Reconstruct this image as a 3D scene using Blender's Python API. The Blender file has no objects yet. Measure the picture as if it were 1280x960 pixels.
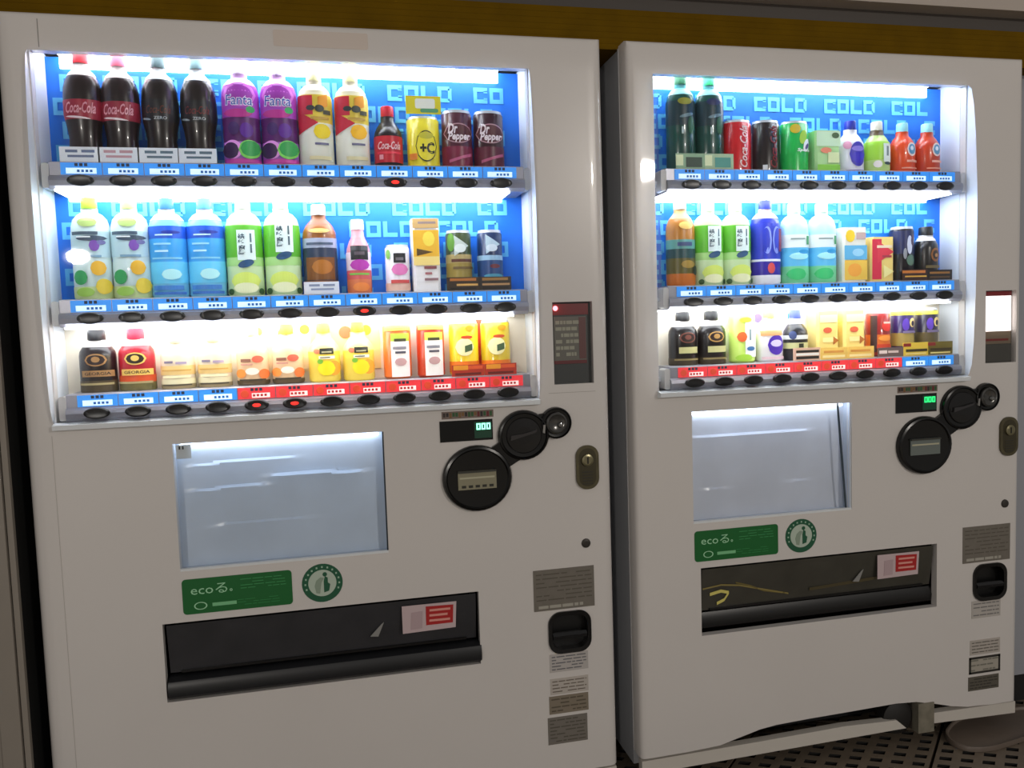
import bpy, bmesh, math, random
from mathutils import Vector, Matrix

S = bpy.context.scene
C = S.collection
PI = math.pi
GZ = 1.16                      # height of the camera above the floor; machine heights below are given from there

# ---------------------------------------------------------------- camera, world, lights, exposure
YAW, PITCH, ROLL = 0.21776949, -0.07222936, -0.03280046
_cy, _sy, _cp, _sp = math.cos(YAW), math.sin(YAW), math.cos(PITCH), math.sin(PITCH)
_f = Vector((_sy*_cp, _cy*_cp, _sp)); _r = Vector((_cy, -_sy, 0)); _u = _r.cross(_f)
_cr, _sr = math.cos(ROLL), math.sin(ROLL)
_rr = _cr*_r + _sr*_u; _uu = -_sr*_r + _cr*_u
cam_d = bpy.data.cameras.new('camera'); cam = bpy.data.objects.new('camera', cam_d); C.objects.link(cam)
cam.matrix_world = Matrix(((_rr.x, _uu.x, -_f.x, 0), (_rr.y, _uu.y, -_f.y, -1.8), (_rr.z, _uu.z, -_f.z, GZ), (0, 0, 0, 1)))
cam_d.sensor_width = 36.0; cam_d.lens = 1000/1280*36.0; cam_d.clip_start = 0.02
S.camera = cam

W = bpy.data.worlds.new('world'); S.world = W; W.use_nodes = True
bg = W.node_tree.nodes['Background']; bg.inputs[0].default_value = (1.0, 0.955, 0.91, 1); bg.inputs[1].default_value = 0.212

def area(name, loc, rot, sx, sy, energy, col):
    l = bpy.data.lights.new(name, 'AREA'); l.shape = 'RECTANGLE'; l.size = sx; l.size_y = sy; l.energy = energy; l.color = col
    o = bpy.data.objects.new(name, l); C.objects.link(o); o.location = loc; o.rotation_euler = rot
    return o
def disc(name, loc, target, size, energy, col):
    l = bpy.data.lights.new(name, 'AREA'); l.shape = 'DISK'; l.size = size; l.energy = energy; l.color = col
    o = bpy.data.objects.new(name, l); C.objects.link(o); o.location = loc
    o.rotation_euler = (Vector(target)-Vector(loc)).to_track_quat('-Z', 'Y').to_euler()
disc('passage_lamp', (-2.45, -7.1, 1.84), (.6, 0, .9), 0.20, 62, (1.0, .93, .85))
disc('passage_lamp', (3.2, -6.0, 2.7), (.8, 0, .6), .20, 70, (1.0, .93, .85))

S.view_settings.view_transform = 'Standard'; S.view_settings.look = 'None'
S.view_settings.exposure = 0.0; S.view_settings.gamma = 1.0; S.view_settings.use_curve_mapping = False
LAMP = 8.0                     # emission of the showcase lamps

# ---------------------------------------------------------------- materials
def lin(h):
    v = [int(h[i:i+2], 16)/255 for i in (0, 2, 4)]
    return tuple((c/12.92 if c <= 0.04045 else ((c+0.055)/1.055)**2.4) for c in v)
_m = {}
def mat(col, rough=0.45, metal=0.0, spec=0.5, coat=0.0, emit=0.0, alpha=1.0, noise=0.0, nscale=8.0, bump=0.0, name=None):
    key = (col, rough, metal, spec, coat, emit, alpha, noise, nscale, bump)
    if key in _m: return _m[key]
    m = bpy.data.materials.new(name or 'surface_' + str(len(_m))); m.use_nodes = True
    nt = m.node_tree; b = nt.nodes['Principled BSDF']; c = lin(col)
    b.inputs['Base Color'].default_value = (*c, 1); b.inputs['Roughness'].default_value = rough
    b.inputs['Metallic'].default_value = metal; b.inputs['Specular IOR Level'].default_value = spec
    b.inputs['Coat Weight'].default_value = coat; b.inputs['Alpha'].default_value = alpha
    if emit:
        b.inputs['Emission Color'].default_value = (*c, 1); b.inputs['Emission Strength'].default_value = emit
    if noise or bump:
        tc = nt.nodes.new('ShaderNodeTexCoord'); n = nt.nodes.new('ShaderNodeTexNoise')
        n.inputs['Scale'].default_value = nscale; n.inputs['Detail'].default_value = 5
        nt.links.new(tc.outputs['Object'], n.inputs['Vector'])
        if noise:
            r = nt.nodes.new('ShaderNodeMapRange'); r.inputs[1].default_value = .3; r.inputs[2].default_value = .7
            r.inputs[3].default_value = 1-noise; r.inputs[4].default_value = 1+noise
            mx = nt.nodes.new('ShaderNodeVectorMath'); mx.operation = 'SCALE'; mx.inputs[0].default_value = c
            nt.links.new(n.outputs['Fac'], r.inputs[0]); nt.links.new(r.outputs[0], mx.inputs['Scale'])
            nt.links.new(mx.outputs[0], b.inputs['Base Color'])
        if bump:
            bp = nt.nodes.new('ShaderNodeBump'); bp.inputs['Strength'].default_value = bump; bp.inputs['Distance'].default_value = .01
            nt.links.new(n.outputs['Fac'], bp.inputs['Height']); nt.links.new(bp.outputs[0], b.inputs['Normal'])
    _m[key] = m
    return m
def glass_mat(name, tint, gloss, rough=0.02):
    m = bpy.data.materials.new(name); m.use_nodes = True; nt = m.node_tree; nt.nodes.clear()
    out = nt.nodes.new('ShaderNodeOutputMaterial'); mx = nt.nodes.new('ShaderNodeMixShader')
    t = nt.nodes.new('ShaderNodeBsdfTransparent'); g = nt.nodes.new('ShaderNodeBsdfGlossy'); fr = nt.nodes.new('ShaderNodeFresnel')
    mu = nt.nodes.new('ShaderNodeMath'); mu.operation = 'MULTIPLY'; mu.inputs[1].default_value = gloss
    t.inputs[0].default_value = (*tint, 1); g.inputs['Roughness'].default_value = rough; fr.inputs[0].default_value = 1.45
    nt.links.new(fr.outputs[0], mu.inputs[0]); nt.links.new(mu.outputs[0], mx.inputs[0])
    nt.links.new(t.outputs[0], mx.inputs[1]); nt.links.new(g.outputs[0], mx.inputs[2]); nt.links.new(mx.outputs[0], out.inputs[0])
    return m
CLEAR = glass_mat('clear_cover', (0.98, 0.99, 1.0), 1.0)
FROST = mat('e8eef4', .35, alpha=.75)
SMOKE = glass_mat('smoked_flap', (0.42, 0.42, 0.41), 1.6, .08)
WHITE = mat('d9d4d0', .28, noise=.015, nscale=3, coat=.25)
WHITE2 = mat('cfc9c0', .4)
INNER = mat('e6ecf2', .45)
BLACK = mat('0a090a', .3)
DARK = mat('16171a', .5)
GREYM = mat('8f8f98', .3, metal=.35)
GREYL = mat('a9a9b0', .35)
STEELP = mat('7b746a', .35, metal=.55)
PLATE = mat('7d776e', .42, metal=.3, noise=.06, nscale=60)
BODYG = mat('aeb0b4', .45)
LAMPM = mat('f6faff', emit=LAMP)

# ---------------------------------------------------------------- mesh helpers (world coordinates, heights from camera level unless said)
class MB:
    def __init__(s): s.v = []; s.f = []; s.mi = []; s.mats = []
    def m(s, mt):
        if mt not in s.mats: s.mats.append(mt)
        return s.mats.index(mt)
    def face(s, pts, mt):
        i = len(s.v); s.v += [tuple(p) for p in pts]; s.f.append(tuple(range(i, i+len(pts)))); s.mi.append(s.m(mt))
    def box(s, x0, x1, y0, y1, z0, z1, mt):
        i = len(s.v); s.v += [(x, y, z) for z in (z0, z1) for x, y in ((x0, y0), (x1, y0), (x1, y1), (x0, y1))]
        k = s.m(mt)
        for f in ((0, 3, 2, 1), (4, 5, 6, 7), (0, 1, 5, 4), (1, 2, 6, 5), (2, 3, 7, 6), (3, 0, 4, 7)):
            s.f.append(tuple(i+j for j in f)); s.mi.append(k)
    def grid(s, rows, mt, close=False):
        i = len(s.v); n = len(rows[0]); k = s.m(mt)
        for r in rows: s.v += [tuple(p) for p in r]
        for a in range(len(rows)-1):
            for b in range(n if close else n-1):
                c = (b+1) % n
                s.f.append((i+a*n+b, i+a*n+c, i+(a+1)*n+c, i+(a+1)*n+b)); s.mi.append(k)
    def prism(s, poly, y0, y1, mt):                       # polygon in x-z (ccw seen from the front), front at y0
        n = len(poly); i = len(s.v); k = s.m(mt)
        s.v += [(p[0], y0, p[1]) for p in poly] + [(p[0], y1, p[1]) for p in poly]
        s.f.append(tuple(i+j for j in range(n))); s.f.append(tuple(i+n+j for j in reversed(range(n)))); s.mi += [k, k]
        for j in range(n):
            c = (j+1) % n; s.f.append((i+j, i+n+j, i+n+c, i+c)); s.mi.append(k)
    def prismx(s, prof, x0, x1, mt):                      # profile in y-z swept along x
        n = len(prof); i = len(s.v); k = s.m(mt)
        s.v += [(x0, p[0], p[1]) for p in prof] + [(x1, p[0], p[1]) for p in prof]
        s.f.append(tuple(i+j for j in range(n))); s.f.append(tuple(i+n+j for j in reversed(range(n)))); s.mi += [k, k]
        for j in range(n):
            c = (j+1) % n; s.f.append((i+j, i+n+j, i+n+c, i+c)); s.mi.append(k)
    def ring(s, cx, cz, ro, ri, y, mt, sx=1.0, n=32, dy=0.0):
        a = [(cx+sx*ro*math.cos(t*2*PI/n), y, cz+ro*math.sin(t*2*PI/n)) for t in range(n)]
        b = [(cx+sx*ri*math.cos(t*2*PI/n), y+dy, cz+ri*math.sin(t*2*PI/n)) for t in range(n)]
        s.grid([a, b], mt, True)
    def dome(s, cx, cz, prof, mt, sx=1.0, n=36):         # prof list of (radius, y)
        s.grid([[(cx+sx*r*math.cos(t*2*PI/n), y, cz+r*math.sin(t*2*PI/n)) for t in range(n)] for r, y in prof], mt, True)
        r, y = prof[-1]
        s.face([(cx+sx*r*math.cos(t*2*PI/n), y, cz+r*math.sin(t*2*PI/n)) for t in range(n)], mt)
def put(name, mb, parent=None, z=GZ, smooth=False, label=None, origin=None, loc=None):
    """link one mesh object; vertices are world x,y and height z above camera level; children get their parent's origin"""
    ox, oy, oz = origin if origin else (parent['_o'] if parent is not None else (0, 0, 0))
    me = bpy.data.meshes.new(name)
    me.from_pydata([(a-ox, b-oy, c+z-oz) for a, b, c in mb.v], [], mb.f)
    for m in mb.mats: me.materials.append(m)
    me.polygons.foreach_set('material_index', mb.mi)
    if smooth: me.polygons.foreach_set('use_smooth', [True]*len(mb.f))
    bm = bmesh.new(); bm.from_mesh(me); bmesh.ops.remove_doubles(bm, verts=bm.verts, dist=1e-6)
    bmesh.ops.recalc_face_normals(bm, faces=bm.faces) if not name.endswith(('print', 'lettering', 'card', 'marks')) else None
    bm.to_mesh(me); bm.free()
    if smooth:
        try: me.set_sharp_from_angle(angle=math.radians(38))
        except Exception: pass
    o = bpy.data.objects.new(name, me); C.objects.link(o); o['_o'] = (ox, oy, oz)
    if parent is not None: o.parent = parent
    if origin and parent is None: o.location = origin
    if loc: o.location = loc
    if label: o['label'] = label
    return o
def thing(name, loc, label, cat, group=None):
    o = bpy.data.objects.new(name, None); C.objects.link(o); o.empty_display_size = .05
    o.location = loc; o['_o'] = tuple(loc); o['label'] = label; o['category'] = cat
    if group: o['group'] = group
    return o
_tc = {}
def text(body, shear=0.0, bold=0.0):
    key = (body, shear, bold)
    if key in _tc: return _tc[key]
    c = bpy.data.curves.new('t', 'FONT'); c.body = body; c.size = 1; c.shear = shear; c.offset = bold; c.resolution_u = 2
    o = bpy.data.objects.new('t', c); C.objects.link(o)
    bpy.context.view_layer.update()
    me = o.to_mesh(); vs = [(v.co.x, v.co.y) for v in me.vertices]; fs = [tuple(p.vertices) for p in me.polygons]
    o.to_mesh_clear(); bpy.data.objects.remove(o); bpy.data.curves.remove(c)
    x0 = min(v[0] for v in vs); x1 = max(v[0] for v in vs); y0 = min(v[1] for v in vs); y1 = max(v[1] for v in vs)
    r = ([((a-x0)/(x1-x0)-.5, (b-y0)/(y1-y0)-.5) for a, b in vs], fs); _tc[key] = r
    return r
def flat_text(mb, body, cx, cz, w, h, y, mt, shear=0.0, bold=0.0):
    vs, fs = text(body, shear, bold); k = mb.m(mt); i = len(mb.v)
    mb.v += [(cx+a*w, y, cz+b*h) for a, b in vs]
    for f in fs: mb.f.append(tuple(i+j for j in f)); mb.mi.append(k)
def lines(mb, x0, x1, z0, z1, n, y, mt, seed=0, thick=.5, gap=.12):
    """unreadable fine print: rows of short dashes"""
    rn = random.Random(seed); h = (z1-z0)/n
    for i in range(n):
        zc = z0+(i+.5)*h; x = x0
        while x < x1-.002:
            L = rn.uniform(.08, .3)*(x1-x0); e = min(x+L, x1)
            if rn.random() > gap: mb.face([(x, y, zc-h*thick/2), (e, y, zc-h*thick/2), (e, y, zc+h*thick/2), (x, y, zc+h*thick/2)], mt)
            x = e+.03*(x1-x0)
def rrect(x0, x1, z0, z1, r, n=5):
    o = []
    for cx, cz, a0 in ((x1-r, z0+r, -PI/2), (x1-r, z1-r, 0), (x0+r, z1-r, PI/2), (x0+r, z0+r, PI)):
        for k in range(n+1):
            a = a0+k*PI/2/n; o.append((cx+r*math.cos(a), cz+r*math.sin(a)))
    return o
def hollow_box(mb, x0, x1, y0, y1, z0, z1, mt, back=None):   # recess open to the front
    mb.face([(x0, y0, z0), (x0, y0, z1), (x0, y1, z1), (x0, y1, z0)], mt)
    mb.face([(x1, y0, z0), (x1, y1, z0), (x1, y1, z1), (x1, y0, z1)], mt)
    mb.face([(x0, y0, z0), (x0, y1, z0), (x1, y1, z0), (x1, y0, z0)], mt)
    mb.face([(x0, y0, z1), (x1, y0, z1), (x1, y1, z1), (x0, y1, z1)], mt)
    mb.face([(x0, y1, z0), (x0, y1, z1), (x1, y1, z1), (x1, y1, z0)], back or mt)

# ---------------------------------------------------------------- setting
def struct(name, mb, z=GZ, smooth=False):
    o = put(name, mb, None, z, smooth); o['kind'] = 'structure'; return o
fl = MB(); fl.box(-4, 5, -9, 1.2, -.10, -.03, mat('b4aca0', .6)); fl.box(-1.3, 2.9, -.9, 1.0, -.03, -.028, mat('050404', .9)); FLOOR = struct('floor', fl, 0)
# perforated floor panels beside the machines: ribs around dark slots
RIB = mat('6e6254', .5, noise=.12, nscale=30)
A0 = math.radians(-27); U = Vector((math.cos(A0), math.sin(A0))); V = Vector((math.cos(math.radians(-137)), math.sin(math.radians(-137))))
O0 = Vector((1.500, -.045))
PU, PV, NU, NV = .0505, .043, 9, 13
def panel_mesh():
    mb = MB(); sw, sv = .029, .0185
    for i in range(NU):
        for j in range(NV):
            u0 = i*PU+.004; v0 = j*PV; uw = PU; a = (uw-sw)/2; b = (PV-sv)/2
            def q(ua, ub, va, vb):
                p = [Vector((0, 0))+U*x+V*y for x, y in ((ua, va), (ub, va), (ub, vb), (ua, vb))]
                mb.face([(t.x, t.y, 0) for t in p], RIB)
            q(u0, u0+a, v0, v0+PV); q(u0+uw-a, u0+uw, v0, v0+PV)
            q(u0+a, u0+uw-a, v0, v0+b); q(u0+a, u0+uw-a, v0+PV-b, v0+PV)
            c = [(u0+a, v0+b), (u0+uw-a, v0+b), (u0+uw-a, v0+PV-b), (u0+a, v0+PV-b)]
            for k in range(4):
                p0 = U*c[k][0]+V*c[k][1]; p1 = U*c[(k+1) % 4][0]+V*c[(k+1) % 4][1]
                mb.face([(p0.x, p0.y, 0), (p1.x, p1.y, 0), (p1.x, p1.y, -.018), (p0.x, p0.y, -.018)], mat('14110e', .8))
    L, H = NU*PU+.004, NV*PV
    for (ua, va), (ub, vb) in (((.004, 0), (L, 0)), ((L, 0), (L, H)), ((L, H), (.004, H)), ((.004, H), (.004, 0))):
        p0 = U*ua+V*va; p1 = U*ub+V*vb
        mb.face([(p0.x, p0.y, 0), (p1.x, p1.y, 0), (p1.x, p1.y, -.03), (p0.x, p0.y, -.03)], RIB)
    return mb
pm = None
for a in range(-3, 3):
    for b in range(-2, 4):
        p = O0+U*(a*(NU*PU+.008))+V*(b*(NV*PV+.006)-.12)
        if pm is None:
            po = put('floor_panel', panel_mesh(), FLOOR, 0); pm = po.data
        else:
            po = bpy.data.objects.new('floor_panel', pm); C.objects.link(po); po.parent = FLOOR
        po.location = (p.x, p.y, 0)
wb = MB(); wb.box(-2.5, 3.4, .80, .95, 0, 2.1, mat('6a645e', .7)); struct('wall_back', wb, 0)
wl = MB(); BEI = mat('8d857b', .6, noise=.03)
xs = (-1.6, -.712, -.672, -.6585)
for i in range(3): wl.box(xs[i]+.002, xs[i+1]-.0005, -.002 if i == 1 else .004, .016, 0, 2.1, BEI)
wl.box(-1.6, -.66, .016, .78, 0, 2.1, mat('080807', .9)); struct('wall_left', wl, 0)
wr = MB(); wr.box(1.885, 2.6, .12, .78, .085, 2.1, mat('9a9ca3', .5)); wr.box(1.88, 2.6, .13, .78, 0, .085, mat('141414', .7)); struct('wall_right', wr, 0)
YEL = mat('664b00', .8, spec=.1, noise=.12, nscale=14)
ty = MB()
for i in range(7):
    z0 = .651+i*.0135; ty.prismx([(.06, z0), (.0592, z0+.006), (.06, z0+.0132), (.2, z0+.0132), (.2, z0)], -2.4, 3.3, YEL)
struct('trim_1', ty)
tg = MB(); tg.box(-2.4, 3.3, .07, .2, .7455, .79, mat('4a443f', .6)); struct('trim_2', tg)
tw = MB(); tw.box(-2.4, 3.3, .02, .2, .783, 1.25, mat('b5aaa0', .6)); struct('wall_upper', tw)
cl = MB(); cl.box(-2.5, 3.4, -.2, .95, 1.45, 1.5, mat('b0aaa4', .8)); struct('ceiling', cl)

# ---------------------------------------------------------------- vending machines
BZ = (.322, .044, -.151)        # button rows
LOWX = [(0.734, -1.081), (0.819, -1.080), (0.907, -1.076), (0.945, -1.067), (0.985, -1.058), (1.02, -1.050), (1.064, -1.045), (1.156, -1.042), (1.273, -1.040), (1.418, -1.037), (1.48, -1.041), (1.542, -1.055), (1.59, -1.068), (1.643, -1.077), (1.721, -1.080)]
def door(k, root, X0, X1, holes, low):
    xs = {X0, X0+.003, X0+.009, X0+.018, X0+.032, X1, X1-.003, X1-.008, X1-.014, X1-.022}; zs = {.655, .653, .648, .640, -1.083}
    for a, b, c, d in holes: xs |= {a, b}; zs |= {c, d}
    if low: xs |= {p[0] for p in low}
    xs = sorted(xs); zs = sorted(zs)
    def yo(x, z):
        def q(d, r): return 0 if d >= r else r-math.sqrt(max(r*r-(r-d)**2, 0))
        return max(q(x-X0, .032 if k == 0 else .014)*.9, q(X1-x, .022)*.9, q(.655-z, .015)*.8)
    def zl(x, z):
        if z > -1.08 or not low: return z
        if x <= low[0][0] or x >= low[-1][0]: return -1.081
        for (a, b), (c, d) in zip(low, low[1:]):
            if a <= x <= c: return b+(d-b)*(x-a)/(c-a)
    mb = MB()
    for i in range(len(xs)-1):
        for j in range(len(zs)-1):
            xa, xb, za, zb = xs[i], xs[i+1], zs[j], zs[j+1]; mx, mz = (xa+xb)/2, (za+zb)/2
            if any(a < mx < b and c < mz < d for a, b, c, d in holes): continue
            mb.face([(x, yo(x, z), zl(x, z)) for x, z in ((xa, za), (xb, za), (xb, zb), (xa, zb))], WHITE)
        if True:
            xa, xb = xs[i], xs[i+1]
            mb.face([(xa, yo(xa, -1), zl(xa, -1.083)), (xb, yo(xb, -1), zl(xb, -1.083)), (xb, .05, zl(xb, -1.083)), (xa, .05, zl(xa, -1.083))], WHITE)
            mb.face([(xa, yo(xa, .655), .655), (xb, yo(xb, .655), .655), (xb, .05, .655), (xa, .05, .655)], WHITE)
    for j in range(len(zs)-1):
        za, zb = zs[j], zs[j+1]
        for x in (X0, X1): mb.face([(x, yo(x, za), zl(x, za)), (x, yo(x, zb), zb), (x, .05, zb), (x, .05, zl(x, za))], WHITE)
    for a, b, c, d in holes:
        for p0, p1 in (((a, c), (a, d)), ((b, d), (b, c)), ((b, c), (a, c)), ((a, d), (b, d))):
            mb.face([(p0[0], 0, p0[1]), (p1[0], 0, p1[1]), (p1[0], .02, p1[1]), (p0[0], .02, p0[1])], WHITE)
    return put('door', mb, root, smooth=True)

def machine(k, X0, X1, WX0, WX1, cols, screen, pick, dx, label, low, hot):
    """dx shifts the payment side; cols are button x positions; hot(row, col) tells which price strips are red"""
    root = thing('vending_machine', ((X0+X1)/2, .35, 0), label, 'vending machine', None)
    lamp_z = .600; DB = .09
    WZ0, WZ1 = -.173, .579
    coin = (dx+.468, dx+.572, -.783, -.685)
    cardh = (dx+.500, dx+.597, -.140, .052)
    door(k, root, X0, X1, [(WX0, WX1, WZ0, WZ1), screen, pick, coin, cardh], low)
    # cabinet shell
    cb = MB(); cb.box(X0+.003, X0+.018, .062, .75, -1.125, .65, BODYG); cb.box(X1-.018, X1-.003, .062, .75, -1.125, .65, BODYG)
    cb.box(X0+.018, X1-.018, .062, .75, .635, .65, BODYG); cb.box(X0+.018, X1-.018, .735, .75, -1.125, .635, BODYG)
    cb.box(X0+.018, X1-.018, .13, .735, -1.125, -.9, DARK)
    put('cabinet', cb, root)
    for gx in (X0+.010, X1-.022):
        gk = MB(); gk.box(gx, gx+.012, .050, .062, -1.07, .645, BLACK); put('door_gasket', gk, root)
    
    tr_ = MB(); tr_.box(X0-.0015, X0+.003, .050, .0545, -1.08, .65, mat('d8dade', .25, metal=.5)); put('edge_highlight', tr_, root)  # pale strip added to draw the highlight line along the door edge
    # plinth
    pl = MB()
    if low:
        pl.prism([(X0+.004, -1.124), (1.455, -1.113), (1.425, -1.087), (1.27, -1.081), (1.02, -1.086), (X0+.004, -1.090)], .006, .028, WHITE2)
        put('plinth', pl, root); pl = MB()
        pl.prism([(1.537, -1.112), (X1-.002, -1.119), (X1-.002, -1.086), (1.537, -1.083)], .006, .028, WHITE2)
    else:
        pl.box(X0+.004, X1-.004, .006, .028, -1.125, -1.090, WHITE2)
    put('plinth', pl, root)
    for x in (X0+.08, X1-.08):
        for y in (.14, .66):
            ft = MB(); ft.box(x-.022, x+.022, y-.022, y+.022, -1.16, -1.124, DARK); put('foot', ft, root)
    if low:
        bk = MB(); bk.box(1.484, 1.533, -.004, .02, -1.128, -1.047, mat('8a8475', .5, metal=.3, noise=.2, nscale=40)); bk.box(1.484, 1.488, .02, .09, -1.128, -1.047, STEELP)
        put('hinge_bracket', bk, root)
        dk = MB(); dk.dome(1.44, -1.088, [(.045, .05), (.045, .02), (.03, .012)], mat('1d1b19', .6)); put('caster_wheel', dk, root, smooth=True)
    # showcase: side walls, back panels, lamps
    wa = MB()
    for q in ((WX0-.012, WX0, WZ0, lamp_z), (WX1, WX1+.012, WZ0, lamp_z), (WX0, WX1, WZ0-.012, WZ0), (WX0-.012, WX1+.012, lamp_z+.004, lamp_z+.012)):
        wa = MB(); wa.box(q[0], q[1], .021, DB+.01, q[2], q[3], INNER); put('showcase_wall', wa, root)
    for r in range(3):
        zb = BZ[r]+.040; zt = (.575, BZ[0]-.022, BZ[1]-.018)[r]
        bp = MB(); bp.box(WX0, WX1, DB, DB+.01, zb-.05, zt+.02, mat('0d74e4', .5) if r < 2 else mat('f6ecd8', .5))
        panel = put('back_panel', bp, root, label='blue back panel with COLD lettering' if r < 2 else 'pale cream back panel')
        if r < 2:
            tx = MB(); row = 0; z = zt-(.033 if r == 0 else .018); LC = mat('5cbcf4', .5); LI = mat('2a96ee', .5); st_ = .0085
            GL = {'C': [(0, 1, 0, .26), (0, 1, .74, 1), (0, .26, .26, .74), (.74, 1, .20, .34), (.74, 1, .66, .80)], 'O': [(0, 1, 0, .26), (0, 1, .74, 1), (0, .26, .26, .74), (.74, 1, .26, .74)],
                  'L': [(0, 1, 0, .28), (0, .30, .28, 1)], 'D': [(0, .85, 0, .24), (0, .85, .76, 1), (0, .26, .24, .76), (.74, 1, .12, .88)]}
            while z > zb-.02:
                x = WX0+.02+(.0 if row % 2 else .100)-.21
                while x < WX1:
                    for ci, ch in enumerate('COLD'):
                        xc = x+ci*.0385
                        if WX0+.004 < xc and xc+.034 < WX1-.004:
                            for a, b, e, g in GL[ch]:
                                tx.face([(xc+.033*a, DB-.0012, z-.018+.036*e), (xc+.033*b, DB-.0012, z-.018+.036*e), (xc+.033*b, DB-.0012, z-.018+.036*g), (xc+.033*a, DB-.0012, z-.018+.036*g)], LC)
                    x += .200
                z -= .049; row += 1
            put('cold_lettering', tx, panel)
        else:
            for x0_, x1_, base, dots in ([(3.55, 5.5, 'fbe6bc', [(.25, .018, 'f2d060', .010), (.62, .012, 'f09a48', .013), (.92, .020, 'f4b838', .011)]), (5.5, 7.5, 'fae49c', [(.2, .014, 'f4bc30', .011), (.5, .010, 'e86a48', .015), (.8, .014, 'f4a028', .012)]), (10.4, 10.6, 'e84828', [])] if k == 0
                     else [(1.6, 2.7, 'f6f4dc', [(.5, .010, '8aa4cc', .010)]), (2.7, 4.5, 'f0e8f4', [(.1, .012, '7c68cc', .012), (.8, .014, '3c88dc', .014)])]):
                q = MB(); xa = cols[0]+x0_*.0785; xb = cols[0]+x1_*.0785; q.box(xa, xb, DB-.0014, DB-.0002, -.088, .018, mat(base, .5))
                for u_, z_, c_, r_ in dots: q.dome(xa+(xb-xa)*u_, z_-.012, [(r_, DB-.0014), (r_*.95, DB-.0022)], mat(c_, .5), n=16)
                put('backing_card', q, panel)
        lm = MB(); z1 = (lamp_z, BZ[0]-.0172, BZ[1]-.0172)[r]
        lm.box(WX0+.03, WX1-.05, .022 if r == 0 else -.009, DB-.006, z1-.004, z1, LAMPM)
        if r == 0: lm.box(WX0+.03, WX1-.05, DB-.008, DB-.001, .571, z1-.004, LAMPM)
        if r == 1: lm.box(WX0+.03, WX1-.05, DB-.008, DB-.001, z1-.010, z1-.004, LAMPM)
        put('showcase_lamp', lm, root, label='glowing white lamp strip')
    # three ledges with buttons and price strips
    cp = {}
    for r in range(3):
        B = BZ[r]; lx0 = cols[0]-.060; lx1 = cols[-1]+.056
        lg = MB()
        lg.prismx([(DB, B+.040), (.005, B+.040), (.001, B+.038), (.001, B+.012), (-.008, B+.008), (-.010, B), (-.008, B-.010), (.0, B-.017), (DB, B-.017)], lx0, lx1, GREYM)
        lg.box(WX0, lx0, .02, DB, B+.004, B+.012, FROST); lg.box(lx1, WX1, .02, DB, B+.004, B+.012, FROST)
        ledge = put('display_ledge', lg, root)
        for ex0, ex1 in ((lx0-.014, lx0), (lx1, lx1+.014)):
            eb = MB(); eb.prism(rrect(ex0, ex1, B-.014, B+.036, .005), -.002, .03, mat('b8b6b4', .35)); put('end_bracket', eb, ledge)
        for c, x in enumerate(cols):
            w = (cols[1]-cols[0])/2
            red = hot(r, c); base = 'd8323a' if red else '2a86dc'
            pc = MB(); pc.box(x-w+.001, x+w-.001, -.0008, .001, B+.013, B+.037, mat(base, .4, emit=.55))
            if red:
                pc.dome(x-w*.62, B+.024, [(.0085, -.0013), (.008, -.0016)], mat('f2502c', .4), n=14)
                pc.box(x-w*.25, x+w*.7, -.0016, -.0008, B+.015, B+.025, mat('ffe4e0', .4, emit=.5))
            else:
                pc.box(x-w*.72, x+w*.72, -.0016, -.0008, B+.015, B+.0265, mat('d4f2ff', .4, emit=.6))
            for q in range(3): pc.box(x-.012+q*.009, x-.006+q*.009, -.0016, -.0008, B+.030, B+.036, mat('26324a', .5))
            for q in range(4): pc.box(x-w*.2+q*.008, x-w*.2+.005+q*.008, -.0021, -.0016, B+.018, B+.023, mat('c02028' if red else '2a70c8', .5))
            put('price_card', pc, ledge)
            lit = (k == 0) and ((r, c) in ((0, 8), (1, 7), (2, 4), (2, 5)))
            key = lit
            if key not in cp:
                b = MB(); b.dome(0, 0, [(.0118, 0), (.0118, -.003), (.0100, -.0048), (.0075, -.0042)], BLACK, sx=2.15, n=24)
                if lit: b.dome(0, 0, [(.004, -.0042), (.0035, -.0062)], mat('ff2a20', emit=1.2), sx=2.2, n=12)
                bo = put('button', b, None, 0, smooth=True, origin=(0, 0, 0)); cp[key] = bo.data
            else:
                bo = bpy.data.objects.new('button', cp[key]); C.objects.link(bo)
            bo.parent = ledge; o = ledge['_o']; bo.location = (x-o[0], -.0098-o[1], B+GZ-o[2])
            if lit: bo['label'] = 'black oval button with a red light on'
    # curved clear cover
    prof = [(-.003, .579), (-.014, .568), (-.022, .53), (-.030, .45), (-.036, .32), (-.037, .20), (-.034, .05), (-.029, -.08), (-.023, -.14), (-.013, -.166), (-.003, -.175)]
    cv = MB(); cv.grid([[(WX0-.002, y, z) for y, z in prof], [(WX1+.002, y, z) for y, z in prof]], CLEAR)
    cover = put('window_cover', cv, root, smooth=True)
    pp = [(0, .579)]+prof+[(0, -.175)]
    for x, mt in ((WX0-.003, FROST if k == 0 else CLEAR), (WX1+.003, mat('e2e9f2', .4))):
        ck = MB()
        for (ya, za), (yb, zb) in zip(prof, prof[1:]): ck.face([(x, 0, za), (x, ya, za), (x, yb, zb), (x, 0, zb)], mt)
        put('cover_cheek', ck, cover)
    lp = MB(); lp.prismx([(0, -.185), (-.018, -.182), (-.020, -.172), (0, -.168)], WX0-.004, WX1+.004, mat('e9eef2', .35))
    put('cover_sill', lp, cover)
    # lower advertising window
    a, b, c, d = screen
    rc = MB(); hollow_box(rc, a, b, .02, .05, c, d, mat('c2cad6', .5)); put('poster_recess', rc, root)
    sh = MB(); NX, NZ = 24, 18; rows = []
    NX, NZ = 30, 60
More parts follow.
